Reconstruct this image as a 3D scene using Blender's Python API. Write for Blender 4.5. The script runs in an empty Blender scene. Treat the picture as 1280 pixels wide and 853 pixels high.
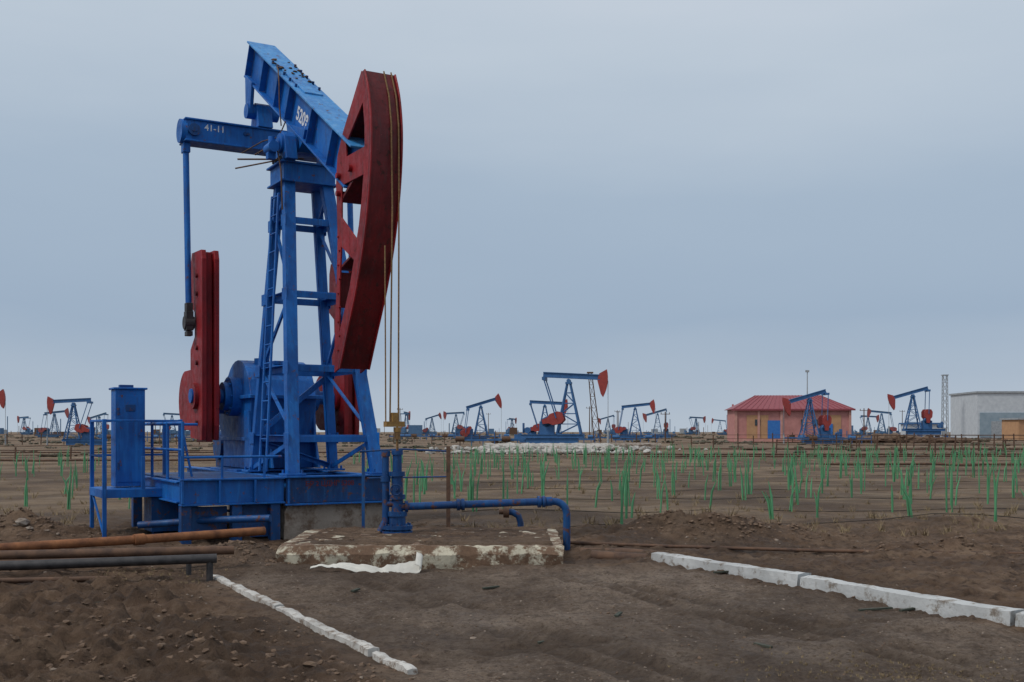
import bpy, math, random
from mathutils import Vector, Matrix, noise
from mathutils.geometry import tessellate_polygon
random.seed(7)
R=random.random
def U(a,b): return a+(b-a)*R()
scene=bpy.context.scene
V=Vector
# ------------------------------------------------------------------ materials
def newmat(name):
    m=bpy.data.materials.new(name); m.use_nodes=True
    nt=m.node_tree; b=nt.nodes['Principled BSDF']
    return m,nt,b
def N(nt,t,**k):
    n=nt.nodes.new(t)
    for a,v in k.items(): setattr(n,a,v)
    return n
def noise_n(nt,vec,scale,detail=6,rough=.6):
    n=N(nt,'ShaderNodeTexNoise'); n.inputs['Scale'].default_value=scale
    n.inputs['Detail'].default_value=detail; n.inputs['Roughness'].default_value=rough
    if vec is not None: nt.links.new(vec,n.inputs['Vector'])
    return n.outputs['Fac']
def ramp(nt,fac,stops):
    r=N(nt,'ShaderNodeValToRGB'); nt.links.new(fac,r.inputs[0])
    e=r.color_ramp.elements
    while len(e)>1: e.remove(e[-1])
    e[0].position=stops[0][0]; c=stops[0][1]; e[0].color=(*c,1) if not isinstance(c,(int,float)) else (c,c,c,1)
    for p,c in stops[1:]:
        x=e.new(p); x.color=(*c,1) if not isinstance(c,(int,float)) else (c,c,c,1)
    return r.outputs[0]
def mix(nt,fac,a,b,mode='MIX'):
    m=N(nt,'ShaderNodeMix',data_type='RGBA',blend_type=mode)
    for s,v in ((m.inputs[0],fac),(m.inputs[6],a),(m.inputs[7],b)):
        if isinstance(v,(int,float)): s.default_value=v
        elif isinstance(v,tuple): s.default_value=(*v,1)
        else: nt.links.new(v,s)
    return m.outputs[2]
def bump(nt,b,h,strength,dist):
    bn=N(nt,'ShaderNodeBump'); bn.inputs['Strength'].default_value=strength; bn.inputs['Distance'].default_value=dist
    nt.links.new(h,bn.inputs['Height']); nt.links.new(bn.outputs[0],b.inputs['Normal'])
def math_n(nt,op,a,b=None,c=None):
    m=N(nt,'ShaderNodeMath',operation=op)
    for i,v in enumerate((a,b,c)):
        if v is None: continue
        if isinstance(v,(int,float)): m.inputs[i].default_value=v
        else: nt.links.new(v,m.inputs[i])
    return m.outputs[0]
def coords(nt,scale=(1,1,1),rot=(0,0,0)):
    t=N(nt,'ShaderNodeTexCoord'); mp=N(nt,'ShaderNodeMapping'); mp.inputs['Scale'].default_value=scale; mp.inputs['Rotation'].default_value=rot
    nt.links.new(t.outputs['Object'],mp.inputs['Vector']); return mp.outputs[0]
def paint(name,base,dark,light,rust=(.12,.045,.02),rustamt=.62,rough=.42,grime=.5):
    m,nt,b=newmat(name)
    v=coords(nt); vs=coords(nt,(5,5,.6))
    n1=noise_n(nt,v,1.7,5); n2=noise_n(nt,vs,2.0,6,.65); n3=noise_n(nt,v,9,8,.7)
    c=mix(nt,ramp(nt,n1,[(.35,0.),(.62,1.)]),dark,base)
    c=mix(nt,ramp(nt,n2,[(.5,0.),(.72,.75)]),c,light)
    n4=noise_n(nt,vs,4.5,4,.6)
    c=mix(nt,ramp(nt,n4,[(.55,0.),(.73,grime)]),c,(.035,.03,.03))
    dirt=ramp(nt,n3,[(rustamt-.01,0.),(rustamt+.05,.9)])
    c=mix(nt,dirt,c,rust)
    n6=noise_n(nt,v,22,6,.7)
    c=mix(nt,ramp(nt,n6,[(.64,0.),(.70,.5)]),c,tuple(min(1,x*1.6+.04) for x in light))
    nt.links.new(c,b.inputs['Base Color'])
    nt.links.new(ramp(nt,n3,[(.3,rough-.06),(.75,rough+.35)]),b.inputs['Roughness'])
    b.inputs['Specular IOR Level'].default_value=.35
    bump(nt,b,n3,.3,.012)
    return m
def simple(name,a,bc,scale=6,rough=.8,bs=.3,bd=.01,sc=(1,1,1),metal=0):
    m,nt,b=newmat(name); v=coords(nt,sc)
    n=noise_n(nt,v,scale,7,.65)
    nt.links.new(ramp(nt,n,[(.32,a),(.68,bc)]),b.inputs['Base Color'])
    b.inputs['Roughness'].default_value=rough; b.inputs['Metallic'].default_value=metal
    bump(nt,b,n,bs,bd); return m
BLUE=paint('blue_paint',(.004,.122,.44),(.003,.070,.28),(.014,.175,.52))
BLUELIT=paint('blue_paint_lit_top',(.045,.25,.56),(.025,.17,.45),(.13,.36,.62),rustamt=.60,grime=.4)  # same blue paint, brightened in colour for light on the beam top
BLUED=paint('blue_paint_dark',(.004,.06,.21),(.003,.03,.11),(.012,.10,.28),rustamt=.57)
RED=paint('red_paint',(.27,.008,.012),(.15,.006,.009),(.35,.018,.022),rust=(.06,.012,.01),rustamt=.62)
REDD=paint('dark_red_paint',(.135,.007,.010),(.065,.005,.007),(.19,.014,.016),rust=(.04,.010,.008),rustamt=.58)
RUST=simple('rusty_steel',(.10,.035,.015),(.30,.12,.045),7)
BROWN=simple('brown_pipe',(.05,.028,.02),(.15,.08,.045),7)
BLACK=simple('black_rubber',(.012,.012,.014),(.05,.045,.045),9,.6)
HOSE=simple('dusty_hose',(.03,.025,.02),(.10,.07,.05),9,.8)
CABLE=simple('rusty_cable',(.12,.06,.02),(.26,.15,.06),30)
BRASS=simple('greasy_brass',(.20,.10,.02),(.35,.2,.05),20,.5)
WHITE=simple('white_lettering',(.5,.53,.57),(.75,.76,.78),20)
REDTXT=simple('red_lettering',(.08,.015,.03),(.18,.03,.04),20)
GREEN=simple('green_shoot',(.045,.20,.085),(.12,.37,.175),1.2,.6)
FARBLUE=simple('far_blue',(.022,.095,.24),(.045,.15,.34),2,.6)
FARRED=simple('far_red',(.24,.03,.027),(.36,.05,.04),2,.6)
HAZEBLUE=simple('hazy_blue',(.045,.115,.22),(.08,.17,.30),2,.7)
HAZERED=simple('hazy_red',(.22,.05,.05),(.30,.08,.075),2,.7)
GREY=simple('grey_steel',(.22,.24,.26),(.4,.42,.43),4,.6)
TAN=simple('dry_stalk',(.16,.11,.06),(.32,.24,.13),6)
SHRUB=simple('shrub',(.035,.035,.022),(.11,.095,.06),1.5)
STONE=simple('stone',(.13,.095,.07),(.30,.235,.18),12)
CLOD=simple('clod',(.065,.040,.026),(.195,.128,.083),9,.95)
DWOOD=simple('debris_mat',(.02,.03,.02),(.07,.07,.05),12)
def worn(name,paintc,base,lo,hi,scale=5):
    m,nt,b=newmat(name); v=coords(nt)
    n=noise_n(nt,v,scale,10,.75); n2=noise_n(nt,v,30,5,.7); n3=noise_n(nt,v,1.6,4)
    bc=mix(nt,ramp(nt,n2,[(.3,0.),(.7,1.)]),tuple(x*.6 for x in base),base)
    pc=mix(nt,ramp(nt,n3,[(.35,0.),(.7,1.)]),tuple(x*.66 for x in paintc),paintc)
    c=mix(nt,ramp(nt,n,[(lo,1.),(hi,0.)]),bc,pc)
    nt.links.new(c,b.inputs['Base Color']); b.inputs['Roughness'].default_value=.9
    bump(nt,b,n2,.6,.015); return m
PADM=worn('worn_painted_concrete',(.60,.55,.42),(.17,.10,.06),.43,.51,4)
KERBM=worn('whitewashed_kerb',(.58,.59,.58),(.25,.21,.17),.52,.62,6)
KERBD=worn('whitewashed_kerb_worn',(.60,.58,.54),(.22,.16,.115),.49,.60,7)
CONC=worn('old_concrete',(.36,.31,.26),(.17,.115,.08),.45,.6,3)
SHEETM=worn('white_sheet',(.74,.72,.65),(.4,.33,.24),.60,.70,4)
def ground_mat():
    m,nt,b=newmat('earth')
    v=coords(nt)
    def A(n): a_=N(nt,'ShaderNodeAttribute'); a_.attribute_name=n; return a_.outputs['Fac']
    at=A('road'); af=A('far'); ar=A('rut')
    n0=noise_n(nt,v,.25,4); n1=noise_n(nt,v,.9,8,.68); n2=noise_n(nt,v,6,10,.75); n3=noise_n(nt,v,22,8,.82)
    vd=coords(nt,(1,.45,1),(0,0,math.radians(-29))); nd=noise_n(nt,vd,1.3,10,.74)
    soil=ramp(nt,n1,[(.30,(.095,.055,.033)),(.5,(.19,.118,.074)),(.68,(.33,.225,.148))])
    soil=mix(nt,ramp(nt,n2,[(.36,.85),(.52,0.)]),soil,(.052,.031,.020))
    soil=mix(nt,ramp(nt,n2,[(.56,0.),(.72,.5)]),soil,(.40,.295,.205))
    road=ramp(nt,nd,[(.32,(.12,.080,.055)),(.43,(.20,.143,.102)),(.53,(.29,.215,.158)),(.66,(.42,.325,.245))])
    road=mix(nt,ramp(nt,n3,[(.38,.85),(.49,0.)]),road,(.07,.047,.034))
    road=mix(nt,ramp(nt,n3,[(.55,0.),(.66,.75)]),road,(.50,.42,.34))
    road=mix(nt,ramp(nt,n2,[(.38,.65),(.48,0.)]),road,(.10,.068,.048))
    c=mix(nt,at,soil,road)
    fc=ramp(nt,n0,[(.3,(.17,.108,.068)),(.5,(.235,.158,.098)),(.7,(.34,.245,.155))])
    vf=coords(nt,(.25,1,1)); n5=noise_n(nt,vf,.16,6,.7)
    fc=mix(nt,ramp(nt,n5,[(.38,.7),(.5,0.)]),fc,(.10,.075,.05))
    fc=mix(nt,ramp(nt,n2,[(.35,.5),(.6,0.)]),fc,(.09,.06,.04))
    n7=noise_n(nt,vf,.9,6,.7); fc=mix(nt,ramp(nt,n7,[(.5,0.),(.7,.6)]),fc,(.36,.28,.19))
    c=mix(nt,af,c,fc)
    wet=ramp(nt,n0,[(.40,.6),(.56,0.)])
    c=mix(nt,wet,c,(.075,.048,.033))
    w=N(nt,'ShaderNodeTexWave'); w.wave_type='BANDS'; w.bands_direction='Y'; w.inputs['Scale'].default_value=2.4; w.inputs['Distortion'].default_value=2.5; w.inputs['Detail'].default_value=3; w.inputs['Detail Scale'].default_value=4
    nt.links.new(coords(nt,(1,1,1),(0,0,math.radians(-29))),w.inputs['Vector'])
    wr=math_n(nt,'MULTIPLY',w.outputs['Fac'],ar)
    c=mix(nt,math_n(nt,'MULTIPLY',ar,.6),c,(.085,.056,.038))
    nt.links.new(c,b.inputs['Base Color'])
    nt.links.new(ramp(nt,n1,[(.3,.62),(.55,.95)]),b.inputs['Roughness'])
    b.inputs['Specular IOR Level'].default_value=.28
    h=math_n(nt,'MULTIPLY_ADD',n3,.55,n2); h=math_n(nt,'MULTIPLY_ADD',wr,.5,h)
    bump(nt,b,h,1.0,.12); return m
GROUND=ground_mat()

# ------------------------------------------------------------------ mesh builder
class MB:
    def __init__(s): s.v=[];s.f=[];s.m=[];s.sm=[];s.mi=0
    def add(s,vs,fs,smooth=False):
        o=len(s.v)
        for p in vs: s.v.append(tuple(p))
        for f in fs:
            s.f.append(tuple(i+o for i in f)); s.m.append(s.mi); s.sm.append(smooth)
    def box(s,c,d,mat=None):
        x,y,z=c;a,b,e=d[0]/2,d[1]/2,d[2]/2
        s.add([(x-a,y-b,z-e),(x+a,y-b,z-e),(x+a,y+b,z-e),(x-a,y+b,z-e),(x-a,y-b,z+e),(x+a,y-b,z+e),(x+a,y+b,z+e),(x-a,y+b,z+e)],
          [(0,3,2,1),(4,5,6,7),(0,1,5,4),(1,2,6,5),(2,3,7,6),(3,0,4,7)])
    def frame(s,p1,p2,up=(0,0,1)):
        p1=V(p1);p2=V(p2);d=(p2-p1).normalized();u=V(up)
        if abs(d.dot(u))>.99: u=V((1,0,0))
        r=d.cross(u).normalized(); u=r.cross(d).normalized(); return p1,p2,d,r,u
    def bar(s,p1,p2,w,h=None,up=(0,0,1),off=(0,0)):
        h=h or w
        p1,p2,d,r,u=s.frame(p1,p2,up); vs=[]
        for p in (p1,p2):
            for a,b in ((-1,-1),(1,-1),(1,1),(-1,1)):
                vs.append(p+r*(a*w/2+off[0])+u*(b*h/2+off[1]))
        s.add(vs,[(0,1,2,3),(7,6,5,4),(0,4,5,1),(1,5,6,2),(2,6,7,3),(3,7,4,0)])
    def ibeam(s,p1,p2,h,w,tf=.025,tw=.03,up=(0,0,1)):
        s.bar(p1,p2,w,tf,up,(0,h/2-tf/2)); s.bar(p1,p2,w,tf,up,(0,-h/2+tf/2)); s.bar(p1,p2,tw,h-2*tf,up)
    def angle(s,p1,p2,w,t=.015,up=(0,0,1)):
        s.bar(p1,p2,w,t,up,(0,w/2)); s.bar(p1,p2,t,w,up,(w/2,-t/2))
    def chan(s,p1,p2,h,w,t=.02,up=(0,0,1),side=1):
        s.bar(p1,p2,t,h,up,(side*(w/2-t/2),0)); s.bar(p1,p2,w-t,t,up,(-side*t/2,h/2-t/2)); s.bar(p1,p2,w-t,t,up,(-side*t/2,-h/2+t/2))
    def cyl(s,p1,p2,r1,r2=None,n=16,cap=True):
        r2=r1 if r2 is None else r2
        p1,p2,d,r,u=s.frame(p1,p2)
        a=[];b=[]
        for i in range(n):
            t=2*math.pi*i/n; q=r*math.cos(t)+u*math.sin(t); a.append(p1+q*r1); b.append(p2+q*r2)
        s.add(a+b,[(i,(i+1)%n,n+(i+1)%n,n+i) for i in range(n)],True)
        if cap: s.add(a+b,[tuple(range(n-1,-1,-1)),tuple(range(n,2*n))])
    def tube(s,pts,r,n=10,cap=True):
        pts=[V(p) for p in pts]; rings=[]; prev=None
        for i,p in enumerate(pts):
            d=(pts[min(i+1,len(pts)-1)]-pts[max(i-1,0)]).normalized()
            if prev is None:
                u=V((0,0,1)) if abs(d.z)<.95 else V((1,0,0))
                rr=d.cross(u).normalized()
            else:
                rr=(prev-d*prev.dot(d)).normalized()
            prev=rr; uu=rr.cross(d)
            ri=r[i] if isinstance(r,(list,tuple)) else r
            rings.append([p+rr*math.cos(2*math.pi*k/n)*ri+uu*math.sin(2*math.pi*k/n)*ri for k in range(n)])
        vs=[q for g in rings for q in g]; fs=[]
        for i in range(len(pts)-1):
            for k in range(n): fs.append((i*n+k,i*n+(k+1)%n,(i+1)*n+(k+1)%n,(i+1)*n+k))
        s.add(vs,fs,True)
        if cap: s.add(rings[0]+rings[-1],[tuple(range(n)),tuple(range(2*n-1,n-1,-1))])
    def plate(s,outer,holes,y0,y1):
        loops=[outer]+holes
        tri=tessellate_polygon([[V((p[0],p[1],0)) for p in l] for l in loops])
        pts=[p for l in loops for p in l]; n=len(pts)
        vs=[(p[0],y0,p[1]) for p in pts]+[(p[0],y1,p[1]) for p in pts]
        fs=[tuple(t) for t in tri]+[tuple(i+n for i in reversed(t)) for t in tri]; o=0
        for l in loops:
            k=len(l)
            for i in range(k): a=o+i;b=o+(i+1)%k; fs.append((a,b,b+n,a+n))
            o+=k
        s.add(vs,fs)
    def blob(s,c,r,j=.3,sq=.7):
        t=(1+5**.5)/2
        vs=[(-1,t,0),(1,t,0),(-1,-t,0),(1,-t,0),(0,-1,t),(0,1,t),(0,-1,-t),(0,1,-t),(t,0,-1),(t,0,1),(-t,0,-1),(-t,0,1)]
        fs=[(0,11,5),(0,5,1),(0,1,7),(0,7,10),(0,10,11),(1,5,9),(5,11,4),(11,10,2),(10,7,6),(7,1,8),(3,9,4),(3,4,2),(3,2,6),(3,6,8),(3,8,9),(4,9,5),(2,4,11),(6,2,10),(8,6,7),(9,8,1)]
        a=U(0,6.28); ca,sa=math.cos(a),math.sin(a); sx=U(.7,1.3)
        out=[]
        for p in vs:
            k=r/1.9*(1+U(-j,j)); x,y,z=p[0]*k*sx,p[1]*k,p[2]*k*sq
            out.append((c[0]+x*ca-y*sa,c[1]+x*sa+y*ca,c[2]+z))
        s.add(out,fs)
    def mesh(s,name,mats):
        me=bpy.data.meshes.new(name); me.from_pydata(s.v,[],s.f)
        for m in mats: me.materials.append(m)
        me.polygons.foreach_set('material_index',s.m); me.polygons.foreach_set('use_smooth',s.sm)
        me.update(); return me
    def obj(s,name,mats,parent=None,bevel=0,fix=True):
        me=s.mesh(name,mats)
        if fix:
            import bmesh
            bm=bmesh.new(); bm.from_mesh(me); bmesh.ops.recalc_face_normals(bm,faces=bm.faces); bm.to_mesh(me); bm.free()
        o=bpy.data.objects.new(name,me); scene.collection.objects.link(o)
        if parent: o.parent=parent
        if bevel:
            md=o.modifiers.new('bevel','BEVEL'); md.width=bevel; md.segments=1; md.limit_method='ANGLE'; md.angle_limit=math.radians(50)
        return o
def empty(name,loc=(0,0,0),rz=0,sc=1):
    o=bpy.data.objects.new(name,None); scene.collection.objects.link(o)
    o.location=loc; o.rotation_euler=(0,0,rz); o.scale=(sc,)*3; o.empty_display_size=.3; return o
def text(body,size,M,mat,parent,name,ext=.002,off=.002):
    cu=bpy.data.curves.new(name,'FONT'); cu.body=body; cu.size=size; cu.extrude=ext; cu.offset=off
    o=bpy.data.objects.new(name,cu); scene.collection.objects.link(o)
    cu.materials.append(mat); o.parent=parent; o.matrix_local=M; return o

# ------------------------------------------------------------------ ground
def sstep(a,b,x):
    t=max(0,min(1,(x-a)/(b-a))); return t*t*(3-2*t)
def roads(x,y): return (x+.98)*.877+(y-8.06)*.48
def roadmask(x,y):
    s=roads(x,y)+.35*noise.noise(V((x*1.3,y*1.3,1)))+.2*noise.noise(V((x*4,y*4,1)))
    return sstep(-.5,.5,s)*(1-sstep(4.6,5.1,s))*(1-sstep(12.2,13.8,y+.6*noise.noise(V((x,y,4)))))*.95
def rut(x,y):
    if y>13 or y<4 or abs(x)>9: return 0
    s=roads(x,y); k=1-sstep(11.5,12.8,y); w1=.25*noise.noise(V((y*.4,2,0))); r=0
    for c0,wd_ in ((1.25,.11),(1.58,.11),(3.2,.11),(3.55,.11)): r=max(r,math.exp(-((s-c0-w1)/wd_)**4))
    t=x*.35+y*.94; w2=.35*noise.noise(V((x*.5,9,0)))
    if s<-.35:
        for c0 in (9.35,9.0,7.75): r=max(r,math.exp(-((t-c0-w2)/.13)**4)*(sstep(.35,.9,-s)))
    t2=x*-.30+y*.95
    if s>.3: r=max(r,.8*math.exp(-((t2-7.9-w2)/.14)**4)*(1-sstep(4.2,4.8,s)))
    return r*k*sstep(-.45,.0,noise.noise(V((x*1.1,y*1.1,8))))
def gz(x,y):
    n=lambda k,o=0: noise.noise(V((x*k+o,y*k-o,o*.37)))
    near=(1-sstep(18,24,y))*(1-sstep(9,12,abs(x)))
    mid=(1-sstep(40,90,y))
    z=.05*n(.35,3)*mid+.045*n(.9,7)*mid
    s=roads(x,y)
    if near>0:
        rm=roadmask(x,y)
        rough=1-.42*rm
        if s<0 and y<11.5: rough=1+.9*sstep(.1,1.2,-s)
        rough*=1-.75*math.exp(-((s+.06)/.18)**2)
        z+=near*rough*(.036*n(2.3,11)+.034*abs(n(4.5,2))+.026*n(9,5)+.018*n(19,9)+.008*n(38,3))
        z+=near*(1-rm)*.035*(sstep(.1,.5,n(6,31)))*rough
        z+=near*.04*sstep(.2,.55,n(1.6,21))*rough
        z-=.05*rut(x,y)
    g=lambda cx,cy,rx,ry,a: a*math.exp(-((x-cx)/rx)**2-((y-cy)/ry)**2)
    z+=g(-3.4,13.6,.75,.55,.20)+g(-4.8,16.8,3.0,2.0,.12)+g(2.6,16.8,1.1,.6,.30)*(1+.6*n(3,4))+g(3.9,17.1,.9,.5,.18)
    z+=g(-7.1,16.2,.8,.6,.30)*(1+.5*n(3,8))+g(1.2,15.6,.8,.5,.12)+g(3.2,15.2,.6,.3,.08)+g(5.6,14.6,1.2,.35,.14)*(1+.6*n(3,2))+g(7.4,19,1.4,.7,.2)
    z+=.06*sstep(5.03,5.2,s)*(1-sstep(13.6,15,y))
    if 13.12<y<15.9 and -2.9<x<.6:
        k=sstep(13.14,13.3,y)*(1-sstep(15.4,15.9,y))*(1-sstep(.47,.56,x))*sstep(-2.9,-2.5,x)
        top=.285+.02*n(2,3)+.018*n(7,1)+.012*n(14,1)
        z=z*(1-k)+top*k
    if y>90: z+=(.6*n(.013,4)+.5)*sstep(140,420,y)
    return z
def axis(segs):
    out=[]
    for a,b,st in segs:
        k=max(1,round((b-a)/st)); out+= [a+(b-a)*i/k for i in range(k)]
    out.append(segs[-1][1]); return out
def geo(a,b,k):
    r=(b/a)**(1/k); return [a*r**i for i in range(1,k+1)]
xs=axis([(-9,-4.5,.065),(-4.5,5,.036),(5,9,.065)]); o=geo(9,4000,50); xs=[-q for q in reversed(o)]+xs+o
ys=axis([(-20,5,1.5),(5,12,.034),(12,18.5,.055)]); ys=ys+geo(18.5,5000,105)
me=bpy.data.meshes.new('ground'); vs=[(x,y,gz(x,y)) for y in ys for x in xs]; W=len(xs)
fs=[(j*W+i,j*W+i+1,(j+1)*W+i+1,(j+1)*W+i) for j in range(len(ys)-1) for i in range(W-1)]
me.from_pydata(vs,[],fs)
for nm,fn in (('road',lambda v:roadmask(v[0],v[1]) if v[1]<15 else 0),('far',lambda v:sstep(15,24,v[1])),('rut',lambda v:rut(v[0],v[1]))):
    a=me.attributes.new(nm,'FLOAT','POINT'); a.data.foreach_set('value',[fn(v) for v in vs])
me.polygons.foreach_set('use_smooth',[True]*len(fs)); me.materials.append(GROUND); me.update()
scene.collection.objects.link(bpy.data.objects.new('ground',me))

mb=MB()
for i in range(8000):
    y=6.3+13*R()**1.35; x=U(-7.5,8.5)*(.35+.65*y/18)
    rm=roadmask(x,y); cl=noise.noise(V((x*.8,y*.8,5)))
    if rm<.5 and cl<0 and R()<.85: continue
    if rm>.5 and cl<-.1 and R()<.7: continue
    if -2.6<x<.45 and 13.0<y<13.2: continue
    r=U(.004,.012) if rm>.5 else U(.006,.020)
    if R()<.015: r*=2.2
    mb.mi=0 if (rm<.5 or R()<.6) else 1
    if R()<.06: mb.mi=1
    mb.blob((x,y,gz(x,y)+r*.05),r,.35,.6)
for cx,cy,n_,sp in ((2.6,16.7,300,.8),(-7.1,16.1,200,.6),(3.9,17,160,.7),(-3.3,13.4,160,.5),(-3.2,8.2,130,.9),(5.6,14.6,140,.8),(-5.0,9.6,110,1.0),(-1.7,7.6,70,.4)):
    for i in range(n_):
        x=random.gauss(cx,sp);y=random.gauss(cy,sp*.45); r=U(.010,.04); mb.mi=0 if R()<.97 else 1
        mb.blob((x,y,gz(x,y)+r*.05),r,.35,.65)
mb.obj('dirt_clods',[CLOD,STONE],fix=False)

# ------------------------------------------------------------------ main pumpjack
PX,PZ=0.0,6.05
TH=-math.pi/3
pj=empty('pumpjack',(-3.19,17.5,0),TH)
mb=MB()
for yy in (-.72,.72): mb.ibeam((-4.6,yy,.76),(1.30,yy,.76),.38,.16,.025,.03)
for xx in (-4.6,-3.6,-2.8,-1.4,-.65,.3): mb.ibeam((xx,-.63,.76),(xx,.63,.76),.34,.12)
mb.mi=1
mb.box((1.335,0,.76),(.03,1.60,.36))
mb.mi=0
mb.box((1.34,0,.955),(.14,1.64,.025)); mb.box((1.34,0,.563),(.14,1.64,.025))
for yy in (-.77,.77): mb.box((1.365,yy,.76),(.03,.03,.36))
mb.box((-2.1,0,.965),(1.6,1.5,.03)); mb.box((.9,0,.93),(.8,1.3,.02))
mb.ibeam((1.28,-2.28,.77),(1.28,-.82,.77),.37,.16)
for yy in (-2.26,-1.75,-1.25): mb.box((1.34,yy,.77),(.06,.03,.31))
mb.ibeam((-1.7,-2.25,.77),(-1.7,-.82,.77),.3,.12)
mb.ibeam((1.2,-2.25,.77),(-1.64,-2.25,.77),.3,.12)
mb.mi=1
mb.box((-.25,-1.52,.935),(2.9,1.35,.02))
for xx,yy in ((1.25,-2.2),(1.25,-1.5),(1.25,-.95),(-.2,-2.25),(-1.65,-2.25)): mb.box((xx,yy,.31),(.14,.14,.54))
mb.box((1.18,-1.25,.34),(.03,.55,.46)); mb.box((1.16,-1.85,.38),(.03,.5,.36))
mb.obj('skid_base',[BLUE,BLUED],pj,.004)
mb=MB()
pts=[(1.28,-2.26),(1.28,-1.7),(1.28,-1.1)]
for q in pts: mb.tube([(q[0],q[1],.95),(q[0],q[1],1.27)],.018,8)
mb.tube([(1.28,-2.26,1.25),(1.28,-.85,1.25)],.018,8)
for q in ((0.4,-2.24),(-.6,-2.24),(-1.6,-2.24)): mb.tube([(q[0],q[1],.9),(q[0],q[1],1.75)],.022,8)
mb.tube([(1.28,-2.24,1.72),(-1.62,-2.24,1.72)],.022,8); mb.tube([(1.28,-2.24,1.35),(-1.62,-2.24,1.35)],.018,8)
mb.tube([(1.28,-2.24,.95),(1.28,-2.24,1.74)],.022,8)
mb.tube([(-1.62,-2.24,1.72),(-1.62,-1.3,1.72)],.022,8)
mb.obj('guard_rail',[BLUE],pj)
feet={'FL':(1.2,-.66),'FR':(1.2,.66),'BL':(-.65,-.66),'BR':(-.65,.66)}
tops={'FL':(-.02,-.31),'FR':(-.02,.31),'BL':(-.46,-.31),'BR':(-.46,.31)}
Z0,Z1=.97,5.48
def leg(k,z):
    t=(z-Z0)/(Z1-Z0); a=feet[k]; b=tops[k]; return V((a[0]+(b[0]-a[0])*t,a[1]+(b[1]-a[1])*t,z))
mb=MB()
for k in feet:
    w=.18 if k[0]=='F' else .14
    sd=-1 if k[1]=='L' else 1
    p,q=leg(k,Z0),leg(k,Z1)
    mb.bar(p,q,w,.02,(1,0,0),(0,.06)); mb.bar(p,q,.02,w*.75,(1,0,0),(sd*w*.4,-.02)); mb.bar(p,q,.02,w*.6,(1,0,0),(-sd*w*.42,-.03))
    mb.box((p.x,p.y,.985),(.34,.30,.03))
    for ex in (-.12,.12): mb.cyl((p.x+ex,p.y+.1,1.0),(p.x+ex,p.y+.1,1.05),.02,n=6); mb.cyl((p.x+ex,p.y-.1,1.0),(p.x+ex,p.y-.1,1.05),.02,n=6)
lv=[1.5,2.55,3.68,4.85]
for i,z in enumerate(lv):
    for a,b in (('FL','FR'),('BL','BR'),('FL','BL'),('FR','BR')):
        mb.angle(leg(a,z),leg(b,z),.09)
zz=[Z0]+lv+[5.4]
for i in range(5):
    for a,b in (('FL','BL'),('FR','BR')):
        p,q=(a,b) if i%2 else (b,a)
        mb.angle(leg(p,zz[i]+.06),leg(q,zz[i+1]-.05),.06)
    p,q=('BL','BR') if i%2 else ('BR','BL')
    if i in(0,1): mb.angle(leg(p,zz[i]+.06),leg(q,zz[i+1]-.05),.07)
for z in lv:
    for k in feet:
        p=leg(k,z); sd=-1 if k[1]=='L' else 1
        mb.box((p.x,p.y+sd*.085,z),(.22,.012,.18))
def lad(z,o): 
    p=leg('BL',z)*.55+leg('FL',z)*.45; return V((p.x+o,p.y-.12,z))
for o_ in (-.16,.16): mb.bar(lad(1.0,o_),lad(5.3,o_),.03,.045,(1,0,0))
z=1.2
while z<5.3: mb.cyl(lad(z,-.16),lad(z,.16),.013,n=8); z+=.29
mb.box((-.24,0,5.62),(.66,.84,.26)); mb.box((-.24,0,5.765),(.76,.94,.03)); mb.box((-.24,0,5.475),(.74,.92,.03))
mb.obj('samson_tower',[BLUE],pj,.004)
mb=MB(); mb.mi=0
for yy in (-.34,.34):
    mb.plate([(-.42,5.78),(.26,5.78),(.22,5.92),(.16,6.14),(.02,6.24),(-.14,6.14),(-.28,5.92)],[],yy-.09,yy+.09)
    mb.cyl((0,yy-.13,6.05),(0,yy+.13,6.05),.15,n=20)
mb.cyl((0,-.5,6.05),(0,.5,6.05),.08,n=16)
mb.plate([(-.45,6.5),(-.3,6.05),(-.1,5.93),(.12,5.93),(.3,6.02),(.42,6.2)],[],-.2,.2)
mb.mi=1
for k in range(4): mb.cyl((-.3+.12*k,-.46,5.79),(-.3+.12*k,-.46,5.84),.02,n=6)
mb.obj('saddle_bearing',[BLUE,BLACK],pj,.004)
bx0,bx1=-2.5,2.25
top=lambda x:6.95-.6*x
B0=V((bx0,0,top(bx0)-.35)); B1=V((bx1,0,top(bx1)-.35)); bd=(B1-B0).normalized(); bu=V((-bd.z,0,bd.x))
mb=MB(); mb.mi=0
mb.bar(B0,B1,.22,.55,(0,0,1))
mb.mi=1; mb.bar(B0-bd*.05,B1,.50,.03,(0,0,1),(0,.29)); mb.mi=0  # top flange: daylight from above is put into its paler blue
mb.bar(B0,B1,.46,.03,(0,0,1),(0,-.29))
L=(B1-B0).length
for t in (.0,.17,.33,.45,.66,.84):
    p=B0+bd*(L*t+.02)
    for sy in (-1,1):
        mb.bar(p-bu*.27+V((0,sy*.168,0)),p+bu*.27+V((0,sy*.168,0)),.11,.018,tuple(bd))
mb.mi=1
p=B0+bd*(L*.22)+bu*.315; q=B0+bd*(L*.55)+bu*.315
mb.bar(p,q,.30,.03)
mb.mi=2
for t in (.25,.31,.37,.43,.49):
    for sy in (-.19,.19):
        c=B0+bd*(L*t)+bu*.305+V((0,sy,0)); mb.cyl(c,c+bu*.05,.022,n=6)
mb.mi=3
for k in range(22):
    c=B0+bd*(L*U(.2,.45))+bu*.335+V((0,U(-.2,.2),0)); mb.blob(c,U(.02,.05),.4,.5)
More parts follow.
